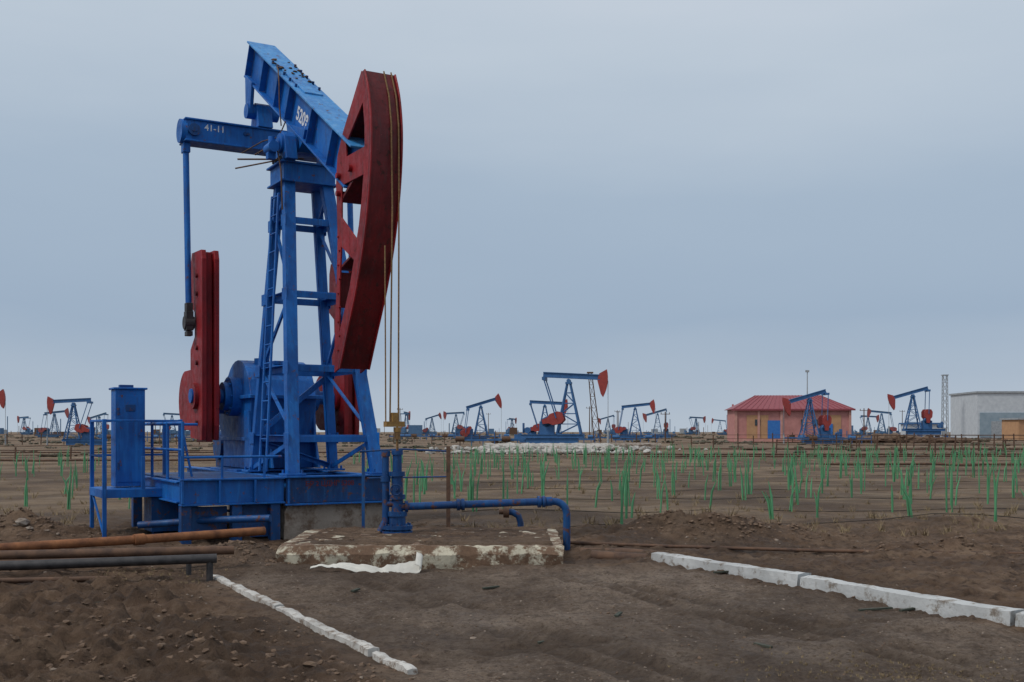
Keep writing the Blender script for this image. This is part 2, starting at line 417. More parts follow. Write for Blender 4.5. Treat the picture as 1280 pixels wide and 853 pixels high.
mb.tube([B0+bd*(L*.3)+bu*.33+V((0,-.2,0)),B0+bd*(L*.36)+bu*.36+V((0,-.28,0)),B0+bd*(L*.40)+bu*.2+V((0,-.30,0)),B0+bd*(L*.43)-bu*.1+V((0,-.29,0)),B0+bd*(L*.47)-bu*.36+V((0,-.28,0))],.012,6)
mb.obj('walking_beam',[BLUE,BLUELIT,BLUED,BROWN],pj,.005)
p=B0+bd*(L*.495)-bu*.17+V((0,-.1135,0))
M=Matrix(((bd.x,bu.x,0,p.x),(bd.y,bu.y,-1,p.y),(bd.z,bu.z,0,p.z),(0,0,0,1)))
text('5208',.29,M,WHITE,pj,'well_number',.002,.007)
EX,EZ=-2.35,6.66
mb=MB(); mb.mi=0
mb.box((EX,.14,EZ),(.34,2.98,.34)); mb.box((EX,.14,EZ+.18),(.42,3.02,.03)); mb.box((EX,.14,EZ-.18),(.42,3.02,.03))
for yy in (-1.37,1.66): mb.cyl((EX,yy-.05,EZ),(EX,yy+.05,EZ),.20,n=24)
mb.plate([(EX-.24,EZ+.2),(EX+.24,EZ+.2),(EX+.12,EZ+.60),(EX,EZ+.66),(EX-.12,EZ+.60)],[],-.13,.13)
mb.cyl((EX,-.28,EZ+.50),(EX,.28,EZ+.50),.13,n=18)
for yy in (-.22,.22): mb.plate([(EX-.16,7.83),(EX+.22,7.60),(EX+.12,7.1),(EX,7.03),(EX-.12,7.1)],[],yy-.03,yy+.03)
mb.mi=1
mb.cyl((EX+.18,-1.22,EZ),(EX+.235,-1.22,EZ),.10,n=18); mb.cyl((EX+.235,-1.22,EZ),(EX+.25,-1.22,EZ),.045,n=10)
for yy in (-.35,-.3): mb.cyl((EX+.17,yy,EZ+.05),(EX+.20,yy,EZ+.05),.03,n=6)
mb.obj('equalizer',[BLUE,BLUED],pj,.006)
M=Matrix(((0,0,1,EX+.1725),(1,0,0,-1.04),(0,1,0,EZ+.02),(0,0,0,1)))
text('41-11',.15,M,WHITE,pj,'equalizer_marking')
SX,SZ=-2.1,2.2
for sy,nm in ((-1,'left'),(1,'right')):
    mb=MB(); mb.mi=0; yp=-1.31 if sy<0 else 1.62
    mb.cyl((EX,yp,EZ-.2),(SX-.05,yp,3.6),.052,n=14)
    mb.box((EX,yp,EZ-.28),(.16,.12,.16))
    mb.mi=1
    mb.box((SX-.05,yp,3.45),(.18,.12,.32)); mb.cyl((SX-.05,yp-.08,3.42),(SX-.05,yp+.08,3.42),.11,n=18)
    mb.box((SX-.05,yp,3.68),(.14,.11,.14)); mb.box((SX-.05,yp,3.24),(.16,.1,.08))
    mb.obj('pitman_'+nm,[BLUE,BLACK],pj,.006)
    mb=MB(); mb.mi=0; yc=-1.06 if sy<0 else 1.42
    mb.plate([(SX-.3,1.43),(SX+.3,1.43),(SX+.3,2.4),(SX+.26,4.58),(SX-.2,4.58),(SX-.3,2.4)],[],yc-.055,yc+.055)
    for s2,t in ((1,.08),(-1,.08)):
        y0=yc+s2*.065; y1=yc+s2*(.065+t)
        mb.plate([(SX-.36,1.50),(SX+.36,1.46),(SX+.39,1.7),(SX+.39,4.45),(SX+.34,4.60),(SX-.27,4.62),(SX-.34,4.45),(SX-.36,3.75),(SX-.1,3.6),(SX-.08,3.2),(SX-.36,3.0)],[],min(y0,y1),max(y0,y1))
    lob=[(SX-.3,1.62)]+[(SX-.75-.50*math.cos(a_),2.14-.52*math.sin(a_)) for a_ in [math.pi/2-.2-(math.pi-.4)*i/12 for i in range(13)]]+[(SX-.3,2.66)]
    mb.plate(lob,[],yc-.13,yc+.13)
    mb.mi=1
    for zz_ in (1.75,2.75,3.0,3.9,4.2): mb.cyl((SX+.1,yc-.18,zz_),(SX+.1,yc+.18,zz_),.04,n=8)
    mb.mi=0
    mb.cyl((SX,yc-.21,SZ),(SX,yc+.21,SZ),.22,n=20)
    mb.obj('crank_counterweight_'+nm,[RED,REDD],pj,.008)
mb=MB(); mb.mi=0
prof=[(SX-.95,1.5),(SX+.7,1.5),(SX+.78,2.15)]+[(SX+.72*math.cos(t),2.2+.62*math.sin(t)) for t in [math.pi*i/14 for i in range(1,12)]]+[(SX-.95,2.45),(SX-1.2,2.3),(SX-1.2,1.8)]
mb.plate(prof,[],-.5,.62)
mb.box((SX-.1,.06,2.18),(2.1,1.26,.06)); mb.box((SX-.1,.06,1.48),(2.0,1.2,.06))
for yy in (-.52,-.2,.2,.6): mb.plate([(SX+.6,1.0),(SX+1.0,1.0),(SX+.8,1.5),(SX+.74,1.95),(SX+.5,1.95)],[],yy-.02,yy+.02)
mb.box((SX-.1,.06,1.22),(1.6,1.1,.46))
mb.cyl((SX,-1.3,SZ),(SX,1.6,SZ),.12,n=20)
for sy,b_ in ((-1,.5),(1,.62)):
    mb.cyl((SX,sy*b_,SZ),(SX,sy*(b_+.17),SZ),.33,n=24); mb.cyl((SX,sy*(b_+.17),SZ),(SX,sy*(b_+.27),SZ),.24,n=24); mb.cyl((SX-.85,sy*b_,2.12),(SX-.85,sy*(b_+.13),2.12),.2,n=20)
    for k in range(8):
        a_=k*math.pi/4; mb.cyl((SX+.28*math.cos(a_),sy*(b_+.17),SZ+.28*math.sin(a_)),(SX+.28*math.cos(a_),sy*(b_+.20),SZ+.28*math.sin(a_)),.02,n=6)
mb.cyl((SX+.3,-.2,2.72),(SX+.3,-.2,2.84),.1,n=14); mb.box((SX+.2,.15,2.78),(.3,.25,.06))
mb.mi=1
mb.cyl((SX-1.0,.80,2.12),(SX-1.0,.98,2.12),.55,n=32); mb.mi=2; mb.cyl((SX-1.0,.99,2.12),(SX-1.0,1.0,2.12),.4,n=32)
mb.obj('gearbox',[BLUE,BLACK,BLUED],pj,.006)
mb=MB(); mb.mi=0
mb.cyl((-3.95,-.35,1.35),(-3.95,.4,1.35),.27,n=22); mb.box((-3.95,0,1.05),(.5,.6,.2)); mb.box((-3.95,0,1.65),(.22,.25,.14))
mb.mi=1; mb.cyl((-3.95,.45,1.35),(-3.95,.6,1.35),.14,n=18); mb.bar((-3.95,.90,1.35),(SX-1.0,.90,2.12),.1,.5)
mb.obj('motor',[BLUED,RED],pj,.006)
mb=MB()
mb.tube([(-.55,-.95,5.86),(-.2,-.5,5.84),(.1,-.1,5.83)],.014,6)
mb.tube([(-.5,-1.0,5.7),(.0,-.5,5.78)],.012,6)
mb.tube([(-.3,-.75,5.9),(-.1,-.62,5.98),(.1,-.52,5.9),(.2,-.5,5.6),(.15,-.46,5.0)],.012,6)
mb.tube([(-.5,-.9,5.95),(-.4,-.6,6.15),(-.2,-.4,6.2),(0,-.36,6.4)],.01,6)
mb.mi=1; mb.cyl((-.1,-.60,5.95),(.18,-.60,5.95),.085,n=14); mb.box((.02,-.6,5.83),(.12,.12,.1)); mb.cyl((.05,-.60,5.95),(.05,-.60,6.12),.05,n=12)
mb.obj('lubrication_pipes',[BROWN,BLUE],pj)
# horse head
HS=-.28
face=[(3.06,6.42),(3.20,6.1),(3.28,5.7),(3.28,5.3),(3.22,4.85),(3.11,4.4),(2.95,3.95),(2.74,3.5),(2.46,3.02),(2.16,2.50)]
face=[(p[0]+HS,p[1]) for p in face]
outer=face+[(1.68,2.44),(1.70,3.0),(1.76,3.6),(1.80,4.3),(1.78,4.75),(1.74,5.1),(1.8,5.5),(2.0,5.78),(2.68,6.46)]
h1=[(2.73,6.02),(2.79,5.7),(2.79,5.42),(2.14,5.42),(2.12,5.6)]
h2=[(2.75,5.05),(2.69,4.75),(2.59,4.4),(2.51,4.22),(1.96,4.6),(1.96,5.05)]
h3=[(2.41,3.95),(2.26,3.6),(2.0,3.2),(1.87,3.0),(1.89,3.7),(1.94,4.2)]
mb=MB(); mb.mi=0
HW=.215
for yy in (-HW+.02,HW-.02): mb.plate(outer,[h1,h2,h3],yy-.012,yy+.012)
mb.mi=1
def strip(pts,w,t,y0=0):
    vs=[];fs=[]
    n=len(pts)
    for i,p in enumerate(pts):
        a=V(pts[max(i-1,0)]);b=V(pts[min(i+1,n-1)]); d=(b-a).normalized(); nr=V((-d.y,d.x))
        if nr.x<0: nr=-nr
        for yy in (-w/2,w/2):
            for q in (0,t): c=V(p)+nr*q; vs.append((c.x,yy+y0,c.y))
    for i in range(n-1):
        o=i*4;k=o+4
        fs+= [(o,k,k+2,o+2),(o+1,o+3,k+3,k+1),(o,o+1,k+1,k),(o+2,k+2,k+3,o+3)]
    fs+=[(0,2,3,1),((n-1)*4,(n-1)*4+1,(n-1)*4+3,(n-1)*4+2)]
    mb.add(vs,fs)
def dens(pts,k=4):
    out=[]
    P=[V(p) for p in pts]
    for i in range(len(P)-1):
        p0=P[max(i-1,0)];p1=P[i];p2=P[i+1];p3=P[min(i+2,len(P)-1)]
        for j in range(k):
            t=j/k; out.append(tuple(.5*((2*p1)+(p2-p0)*t+(2*p0-5*p1+4*p2-p3)*t*t+(3*p1-p0-3*p2+p3)*t**3)))
    out.append(tuple(P[-1])); return out
fd=dens(face)
strip(fd,HW*2+.03,.03)
mb.mi=0
for yy in (-HW-.005,HW+.005):
    strip([(p[0]+.028,p[1]) for p in fd],.022,.04,yy)
mb.mi=1
mb.box((1.80,0,2.58),(.22,.38,.02)); mb.bar((1.82,0,5.54),(2.68,0,6.38),.38,.02); mb.bar((1.88,0,4.85),(2.74,0,5.25),.38,.05); mb.box((1.85,0,3.6),(.02,.38,.5))
mb.bar((1.82,0,3.9),(2.54,0,4.1),.38,.04)
mb.mi=0
for z_ in (5.2,4.95): mb.cyl((1.89,-.26,z_),(1.89,.26,z_),.04,n=8)
mb.cyl((2.32,-.26,5.22),(2.32,.26,5.22),.05,n=10)
for k in range(9): mb.cyl((1.84+.05*(k%2),-.225,2.75+k*.2),(1.84+.05*(k%2),-.19,2.75+k*.2),.016,n=6)
mb.obj('horse_head',[RED,REDD],pj,.004)
mb=MB()
for y0,y1 in ((.07,-.06),(.175,.06)):
    mb.tube([(2.80,y0,6.46),(2.97,y0,6.1),(3.05,y0,5.7),(3.06,y0,5.3),(3.10,y0*.9,4.6),(3.30,y1,1.72)],.012,6)
mb.tube([(3.16,-.07,4.05),(3.30,-.12,1.7)],.010,6)
mb.mi=1
mb.box((3.30,0,1.70),(.10,.26,.07)); mb.box((3.30,0,1.79),(.08,.08,.12))
mb.obj('bridle_cables',[CABLE,BRASS],pj)
def rough_bar(mb,p1,p2,w,z0,h,seg=.12,j=.012,fr=6):
    p1=V((*p1,0));p2=V((*p2,0));d=(p2-p1);L=d.length;d.normalize();r=V((d.y,-d.x,0)); n=max(2,int(L/seg))
    nh=max(1,int(h/.09)); nw=max(2,int(w/.25))
    prof=[(-.5,k/nh) for k in range(nh+1)]+[(-.5+k/nw,1) for k in range(1,nw)]+[(.5,1-k/nh) for k in range(nh+1)]
    vs=[]
    for i in range(n+1):
        for a_,b_ in prof:
            e=.94 if (b_==1 and abs(a_)==.5) else 1
            p=p1+d*(L*i/n)+r*(a_*w*e)+V((0,0,z0+b_*h*(.97 if e<1 else 1)))
            q=p*fr; p=p+V((noise.noise(q),noise.noise(q+V((9,0,0))),noise.noise(q+V((0,9,0)))))*j*1.6+V((U(-j,j),U(-j,j),U(-j,j)))*.3
            vs.append(p)
    k=len(prof); fs=[]
    for i in range(n):
        for m_ in range(k-1): fs.append((i*k+m_,i*k+m_+1,(i+1)*k+m_+1,(i+1)*k+m_))
    fs+=[tuple(range(k-1,-1,-1)),tuple(range(n*k,n*k+k))]
    mb.add(vs,fs)
mb=MB(); rough_bar(mb,(1.3,0),(.1,0),1.62,-.05,.60,.12,.015); rough_bar(mb,(-1.6,0),(-4.4,0),1.5,-.05,.60,.3,.012)
mb.obj('concrete_footing',[CONC],pj)
M=Matrix(((0,0,1,1.3525),(1,0,0,-.52),(0,1,0,.82),(0,0,0,1)))
text('\u0411\u0420 2 \u0426\u0414\u041d\u0413 5208',.10,M,REDTXT,pj,'skid_lettering')

# ------------------------------------------------------------------ control cabinet platform
cp=empty('control_platform',(-3.19,17.5,0),TH)
mb=MB(); mb.mi=0
xa,xb=-.85,.15
ya,yb=-3.06,-2.0
for p,q in (((xa,ya),(xa,yb)),((xb,ya),(xb,yb)),((xa,ya),(xb,ya)),((xa,yb),(xb,yb))): mb.chan((*p,.72),(*q,.72),.12,.07)
mb.box(((xa+xb)/2,(ya+yb)/2,.775),(xb-xa-.02,yb-ya-.02,.015))
for p in ((xa,ya),(xb,ya),(xa,yb),(xb,yb),(xb,(ya+yb)/2)):
    if p!=(xb,(ya+yb)/2): mb.bar((*p,0.05),(*p,1.78),.055,.055)
    else: mb.bar((*p,.78),(*p,1.25),.05,.05)
for z in (1.76,1.25):
    for p,q in (((xa,ya),(xa,yb)),((xa,ya),(xb,ya)),((xb,ya),(xb,yb)) if z>1.5 else ((xa,ya),(xb,ya))): mb.bar((*p,z),(*q,z),.045,.03)
mb.bar((xb,yb,1.76),(xb,yb+.2,.78),.03,.03)
mb.bar((xa,ya,.72),(xb,ya,.1),.03,.03); mb.mi=1
mb.box((xb-.3,-2.15,.40),(.5,.5,.5))
mb.obj('platform_frame',[BLUE,BLUED],cp,.004)
mb=MB(); mb.mi=0
mb.box((-.45,-2.62,1.51),(.34,.42,1.42)); mb.box((-.45,-2.62,2.235),(.40,.48,.03))
mb.box((-.275,-2.62,1.5),(.012,.36,1.28)); mb.cyl((-.27,-2.48,1.55),(-.24,-2.48,1.55),.02,n=8)
mb.mi=1
mb.box((-.60,-2.62,2.275),(.1,.2,.05)); mb.box((-.265,-2.62,1.95),(.012,.14,.1))
for z_ in (1.1,1.9): mb.cyl((-.265,-2.79,z_-.05),(-.265,-2.79,z_+.05),.014,n=8)
mb.tube([(-.3,-2.62,.8),(-.1,-2.3,.6),(0,-1.9,.5),(.6,-1.4,.45)],.02,8)
mb.obj('control_cabinet',[BLUE,BLUED],cp,.006)

# ------------------------------------------------------------------ wellhead
wh=empty('wellhead',(-1.50,14.64,0),0)
mb=MB(); mb.mi=0
mb.cyl((0,0,.26),(0,0,.31),.20,n=24); mb.cyl((0,0,.33),(0,0,.38),.20,n=24); mb.cyl((0,0,.2),(0,0,.5),.11,n=20)
for k in range(10):
    a_=k*.628; mb.cyl((.165*math.cos(a_),.165*math.sin(a_),.24),(.165*math.cos(a_),.165*math.sin(a_),.41),.014,n=6)
mb.cyl((0,0,.5),(0,0,.56),.13,n=20); mb.cyl((0,0,.56),(0,0,1.08),.075,n=18); mb.cyl((0,0,.72),(0,0,.78),.105,n=18); mb.cyl((0,0,1.02),(0,0,1.08),.10,n=18)
mb.cyl((0,0,1.08),(0,0,1.30),.06,n=16); mb.cyl((0,0,1.30),(0,0,1.36),.075,n=12)
mb.cyl((-.15,-.02,.42),(-.15,-.02,1.33),.045,n=14); mb.cyl((-.15,-.02,.95),(-.15,-.02,1.02),.065,n=12); mb.cyl((-.15,-.02,1.28),(-.15,-.02,1.35),.06,n=12)
mb.cyl((-.15,-.02,.66),(0,0,.66),.045,n=12); mb.cyl((-.22,-.02,.30),(-.15,-.02,.44),.045,n=12)
mb.cyl((.0,-.16,.85),(0,-.05,.85),.02,n=8)
for k in range(14):
    a_=k*math.tau/14;b_=(k+1)*math.tau/14; mb.cyl((.07*math.cos(a_),-.16,.85+.07*math.sin(a_)),(.07*math.cos(b_),-.16,.85+.07*math.sin(b_)),.009,n=6)
mb.mi=1; mb.cyl((0,0,1.36),(0,0,1.72),.017,n=10); mb.cyl((0,0,1.50),(0,0,1.60),.04,n=10)
mb.mi=2; mb.cyl((0,0,1.60),(0,0,1.66),.05,n=10)
mb.obj('christmas_tree',[BLUED,CABLE,BRASS],wh,.003)
mb=MB(); mb.mi=0
z=.62
e=[(2.06+.17*math.sin(t),.30,z-.12+.17*math.cos(t)) for t in [math.pi/2*i/8 for i in range(9)]]
mb.tube([(0.03,0,z),(1.91,.27,z+.05)]+e+[(2.23,.30,.3),(2.23,.30,-.05)],.05,14)
dx=V((1.91,.27,.05)).normalized()
for t in (.12,.80,.86,1.88,1.94):
    p=V((0,0,z))+dx*t; mb.cyl(p-dx*.02,p+dx*.02,.078,n=14)
mb.cyl(V((0,0,z))+dx*.80,V((0,0,z))+dx*.86,.065,n=14)
p=V((0,0,z))+dx*1.97; mb.cyl(p,p+dx*.08,.062,n=14)
mb.obj('flow_line',[BLUED],wh)
mb=MB(); mb.mi=0
mb.tube([(1.62,.95,.0),(1.62,.95,.33),(1.59,.95,.43),(1.51,.94,.48),(1.44,.94,.49)],.045,12)
mb.mi=1; mb.cyl((1.38,.94,.49),(1.46,.94,.49),.085,n=16); mb.cyl((1.32,.94,.49),(1.38,.94,.49),.04,n=10)
mb.obj('casing_riser',[BLUED,BROWN],wh)
mb=MB(); mb.mi=0
mb.bar((.62,.86,.1),(.62,.86,1.40),.055,.055)
mb.mi=1
mb.tube([(.62,.86,1.33),(.0,.80,1.36),(-.6,.78,1.33)],.014,6); mb.tube([(.62,.86,.98),(-.5,.8,.96)],.012,6); mb.bar((-.55,.8,.2),(-.55,.8,1.4),.04,.04)
mb.obj('wellhead_rail',[BROWN,BLUED],wh)

# ------------------------------------------------------------------ pad, kerbs, pipes, debris
mb=MB(); rough_bar(mb,(-2.75,14.3),(.60,14.30),2.45,-.25,.52,.10,.018)
mb.obj('concrete_pad',[PADM])
mb=MB(); rough_bar(mb,(1.74,13.45),(2.98,11.43),.20,-.2,.36,.06,.010,3); mb.obj('kerb',[KERBM])
mb=MB(); rough_bar(mb,(3.0,11.38),(4.16,9.2),.20,-.2,.34,.06,.010,3); rough_bar(mb,(4.18,9.16),(5.4,7.0),.20,-.2,.33,.06,.010,3); mb.obj('kerb',[KERBM])
mb=MB(); rough_bar(mb,(-3.25,12.2),(-2.1,10.1),.095,-.2,.245,.04,.008,4); rough_bar(mb,(-2.09,10.08),(-1.0,8.1),.095,-.2,.235,.04,.009,4); rough_bar(mb,(-.97,8.04),(-.66,7.5),.08,-.2,.222,.04,.012,4)
mb.obj('kerb',[KERBD])
mb=MB(); mb.tube([(-8.5,12.2,.27),(-6,12.85,.26),(-4.6,13.7,.28),(-3.25,14.7,.30)],.055,12)
mb.cyl((-4.62,13.68,.28),(-4.52,13.76,.283),.07,n=12); mb.obj('pipe',[RUST])
mb=MB(); mb.tube([(-8.5,11.55,.27),(-5.4,12.1,.27),(-3.15,12.7,.26)],.05,12); mb.tube([(-8,12.0,.17),(-4.5,12.5,.16),(-3.5,12.8,.17)],.045,10); mb.obj('pipe',[BROWN])
mb=MB(); mb.tube([(-8.5,10.9,.24),(-5.0,11.4,.24),(-3.15,11.95,.25)],.05,12); mb.cyl((-3.22,11.93,-.05),(-3.22,11.93,.26),.035,n=10)
mb.cyl((-3.55,12.3,-.05),(-3.55,12.3,.22),.03,n=8); mb.obj('pipe',[BLACK])
mb=MB(); mb.tube([(-7.5,11.3,.03),(-5.6,11.6,.05),(-4.2,11.9,.04)],.03,8); mb.obj('pipe',[BROWN])
mb=MB(); mb.tube([(-5.2,15.6,.30),(-4.2,15.5,.38),(-3.3,15.3,.42)],.05,12); mb.obj('pipe',[BLUED])
mb=MB()
mb.tube([(.9,14.6,.03),(1.5,14.35,.05),(2.1,14.1,.02)],.06,10); mb.tube([(1.0,14.0,.05),(1.9,13.75,.02)],.07,10)
mb.tube([(.7,15.2,.1),(2,14.9,.08),(4.0,14.4,.07),(9,13.6,.08)],.025,6)
mb.obj('pipe',[BROWN])
mb=MB(); nu,nv=44,8; vs=[];fs=[]
for i in range(nu+1):
    u=i/nu
    for j in range(nv+1):
        w=(j/nv-.5)*(.03+.20*min(u/.8,1))
        if u<.84: x=u*1.38; z=.05+.025*math.sin(u*8)+.010*math.sin(j*1.3+u*12)+w*.45
        else:
            t=(u-.84)/.16*3.3; x=1.16+.075*math.sin(t)+.03*t/3.3; z=.07+.05*(1-math.cos(t))+w*.5
        xx=-2.28+x; yy=12.66+w+.16*u; vs.append((xx,yy,gz(xx,12.75)+z))
for i in range(nu):
    for j in range(nv): a_=i*(nv+1)+j; fs.append((a_,a_+1,a_+nv+2,a_+nv+1))
mb.add(vs,fs,True); so=mb.obj('paper_sheet',[SHEETM]); md=so.modifiers.new('s','SOLIDIFY'); md.thickness=.004
mb=MB()
for x,y,a_,l in ((3.1,10.0,.2,.32),(3.45,9.95,.5,.26),(.9,9.7,1.2,.15),(-.3,11.5,.4,.18),(2.2,12.2,.3,.3),(-3.7,9.4,.5,.12),(1.9,8.2,2.4,.14),(-4.3,10.4,.1,.5),(6,13,.3,.4),(.2,8.6,.3,.1),(-1.6,11.2,1.1,.12)):
    z=gz(x,y)+.012; mb.bar((x,y,z),(x+l*math.cos(a_),y+l*math.sin(a_),z+.01),.035,.016)
mb.obj('wood_debris',[DWOOD])
mb=MB()
for x,y,r in ((-6.95,15.9,.10),(-6.8,15.8,.05)): mb.blob((x,y,gz(x,y)+r*.3),r,.2)
for i in range(26):
    x=U(-4,5);y=U(7.5,14); mb.blob((x,y,gz(x,y)+.004),U(.006,.015),.4,.4)
mb.obj('pale_rocks',[CONC])

# ------------------------------------------------------------------ green shoots
mb=MB(); hoses=MB()
def shoot(x,y,big=1.0):
    z=gz(x,y)
    for k in range(random.choice((1,2,2,2,3))):
        h=U(.45,1.0)*big; a_=U(0,6.28); l=U(.0,.18); bx=x+U(-.07,.07); by=y+U(-.05,.05)
        ex,ey=math.cos(a_)*l,math.sin(a_)*l; w=U(.016,.025)
        mb.tube([(bx,by,z-.03),(bx+ex*.3,by+ey*.3,z+h*.6),(bx+ex,by+ey,z+h)],[w*.9,w,.005],4,False)
for row in range(23):
    yr=18.4+row*1.75+(row**1.7)*.08
    x=-1.2 if yr<24 else -3
    x+=U(0,.8)
    while x<yr*.5+4:
        if R()<.66: shoot(x,yr+U(-.45,.45)+.05*x)
        x+=U(.5,1.4)
    if row%2==0: hoses.tube([(xx,yr+.1+.05*xx+.15*math.sin(xx*.7+row),gz(xx,yr+.1+.05*xx)+.010) for xx in [-1+q*.8 for q in range(int((yr*.5+6)/.8))]],.009,4,False)
for row in range(13):
    yr=21+row*2.7; x=-yr*.48-1
    while x<-yr*.36+1.5-.02*yr:
        if R()<.55: shoot(x,yr+U(-.5,.5))
        x+=U(.6,1.5)
for row in range(10):
    yr=30+row*3.1; x=-yr*.16
    while x<-1:
        if R()<.5: shoot(x,yr+U(-.6,.6))
        x+=U(.8,1.6)
mb.obj('green_reed_shoots',[GREEN],fix=False); hoses.obj('irrigation_hoses',[HOSE],fix=False)
mb=MB()
def tuft(x,y,s,n_=9):
    z=gz(x,y)
    for k in range(n_):
        a_=U(0,6.28);l=s*U(.4,1); w=.006*s/.2+.002; px,py=x+U(-.3,.3)*s,y+U(-.3,.3)*s
        ex,ey=px+math.cos(a_)*l*.7,py+math.sin(a_)*l*.7
        mb.add([(px-w,py,z),(px+w,py,z),(ex,ey,z+l)],[(0,1,2)])
for i in range(1500):
    y=17+70*R()**1.6; x=U(-.5,.55)*y
    if -7<x<-1 and y<21: continue
    tuft(x,y,U(.06,.22))
for i in range(300): tuft(random.gauss(2.5,.6),random.gauss(7.5,.25),U(.01,.03),7)
for i in range(60): tuft(U(-4.6,-3.2),U(11.6,12.6),U(.02,.06),7)
mb.obj('dry_grass',[TAN],fix=False)

# ------------------------------------------------------------------ background pumpjacks
def far_parts(tilt,BLU,RD):
    t=math.radians(tilt); c,s=math.cos(t),math.sin(t)
    def rb(x,z): return (x*c+z*s, PZ-x*s+z*c)
    parts={}
    mb=MB()
    for yy in (-.7,.7): mb.ibeam((-4.6,yy,.72),(1.4,yy,.72),.36,.2,.04,.06)
    for xx in (-4.6,-2.6,-.6,1.4): mb.bar((xx,-.7,.72),(xx,.7,.72),.2,.3)
    mb.box((-1.6,0,.3),(5,1.3,.6)); parts['skid_base']=(mb,[BLU])
    mb=MB(); f={'a':(1.2,-.8),'b':(1.2,.8),'c':(-1.1,-.8),'d':(-1.1,.8)}; tp={'a':(.15,-.25),'b':(.15,.25),'c':(-.15,-.25),'d':(-.15,.25)}
    def lg(k,z): q=(z-.9)/4.9; return (f[k][0]+(tp[k][0]-f[k][0])*q,f[k][1]+(tp[k][1]-f[k][1])*q,z)
    for k in f: mb.bar(lg(k,.9),lg(k,5.8),.15)
    zs=[.9,1.9,2.9,3.9,4.9]
    for i,z in enumerate(zs):
        for a_,b_ in (('a','b'),('c','d'),('a','c'),('b','d')):
            mb.bar(lg(a_,z),lg(b_,z),.08)
            if i<4:
                p,q=(a_,b_) if i%2 else (b_,a_); mb.bar(lg(p,z),lg(q,zs[i+1]),.07)
    mb.box((0,0,5.85),(.6,.8,.2)); mb.cyl((0,-.4,6.05),(0,.4,6.05),.2,n=10); parts['samson_tower']=(mb,[BLU])
    mb=MB(); p=rb(-2.5,.5);q=rb(3.0,.5)
    mb.bar((p[0],0,p[1]),(q[0],0,q[1]),.26,.44); mb.bar((p[0],0,p[1]),(q[0],0,q[1]),.46,.06,(0,0,1),(0,.23)); mb.bar((p[0],0,p[1]),(q[0],0,q[1]),.46,.06,(0,0,1),(0,-.23)); parts['walking_beam']=(mb,[BLU])
    mb=MB(); pr=[]
    for i in range(9):
        a_=math.radians(16-42*i/8); pr.append(rb(3.75*math.cos(a_),3.75*math.sin(a_)+.25))
    pr+=[rb(3.15,-1.1),rb(2.75,.2),rb(2.9,.85)]
    mb.plate(pr,[],-.22,.22); parts['horse_head']=(mb,[RD])
    E=rb(-2.35,.1); best=None; PL=4.0 if tilt<10 else 3.5
    for k in range(360):
        ph=math.radians(k); P=(SX+1.0*math.sin(ph),SZ+1.0*math.cos(ph)); er=abs(math.hypot(P[0]-E[0],P[1]-E[1])-PL)
        if best is None or er<best[0]-1e-4: best=(er,ph,P)
    ph,P=best[1],best[2]
    mb=MB(); mb.bar((E[0],-1.1,E[1]),(E[0],1.1,E[1]),.3)
    for yy in (-1.05,1.05): mb.cyl((E[0],yy,E[1]),(P[0],yy,P[1]),.06,n=8)
    parts['pitman_arms']=(mb,[BLU])
    mb=MB(); d=V((math.sin(ph),math.cos(ph)));n_=V((-d.y,d.x)); o=V((SX,SZ)); sh=[]
    for a_,b_ in ((-.4,-.2),(-.4,.2),(.2,.3),(.5,.55),(1.3,.6),(1.7,.35),(1.7,-.35),(1.3,-.6),(.5,-.55),(.2,-.3)): q=o+d*a_+n_*b_; sh.append((q.x,q.y))
    for yy in (-.85,.85): mb.plate(sh,[],yy-.14,yy+.14)
    parts['crank_counterweights']=(mb,[RD])
    mb=MB(); mb.box((SX,0,1.5),(1.4,1.0,1.3)); mb.cyl((SX,-.5,2.1),(SX,.5,2.1),.5,n=14); mb.cyl((-4,-.4,1.3),(-4,.4,1.3),.3,n=12); mb.box((-4.4,0,1.5),(.08,1.0,1.0)); parts['gearbox']=(mb,[BLU])
    mb=MB(); q=rb(3.78,0)[0]; mb.cyl((q,0,.2),(q,0,PZ),.03,n=6); mb.cyl((q,0,0),(q,0,1.3),.12,n=8); parts['polished_rod']=(mb,[GREY])
    return {k:m.mesh('far_'+k,mt) for k,(m,mt) in parts.items()}
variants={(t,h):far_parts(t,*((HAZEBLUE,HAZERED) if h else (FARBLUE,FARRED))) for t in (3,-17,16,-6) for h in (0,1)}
def farjack(px,D,rz,tilt,sc=1,z=None):
    x=(px-640)/1400*D
    e_=empty('pumpjack',(x,D,gz(x,D) if z is None else z),math.radians(rz),sc)
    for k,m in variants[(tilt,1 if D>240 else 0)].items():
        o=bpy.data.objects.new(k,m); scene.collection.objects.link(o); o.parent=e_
farjack(711,108,-8,3,1,.45)
farjack(601,185,10,-17,.95)
farjack(681,165,-5,3,.9)
farjack(794,200,-10,-6,.95)
farjack(822,270,172,16,.95)
farjack(1012,150,186,16,.98)
farjack(1141,165,176,16,.95,1.2)
farjack(1102,300,170,-6,1)
farjack(92,135,184,3,.82)
farjack(68,290,0,-6,1)
farjack(-28,140,4,-6,.9)
farjack(124,300,170,16,.9)
farjack(215,330,10,3,1)
farjack(508,330,80,3,1)
farjack(540,420,20,-17,1)
farjack(570,330,175,3,1)
farjack(870,420,10,3,1)
farjack(900,500,170,-6,1)
farjack(1085,380,0,3,1)
farjack(1205,420,180,-17,1)
farjack(30,420,150,3,1)
farjack(640,480,60,3,1)
farjack(760,420,185,16,1)
farjack(915,260,75,-17,.95)

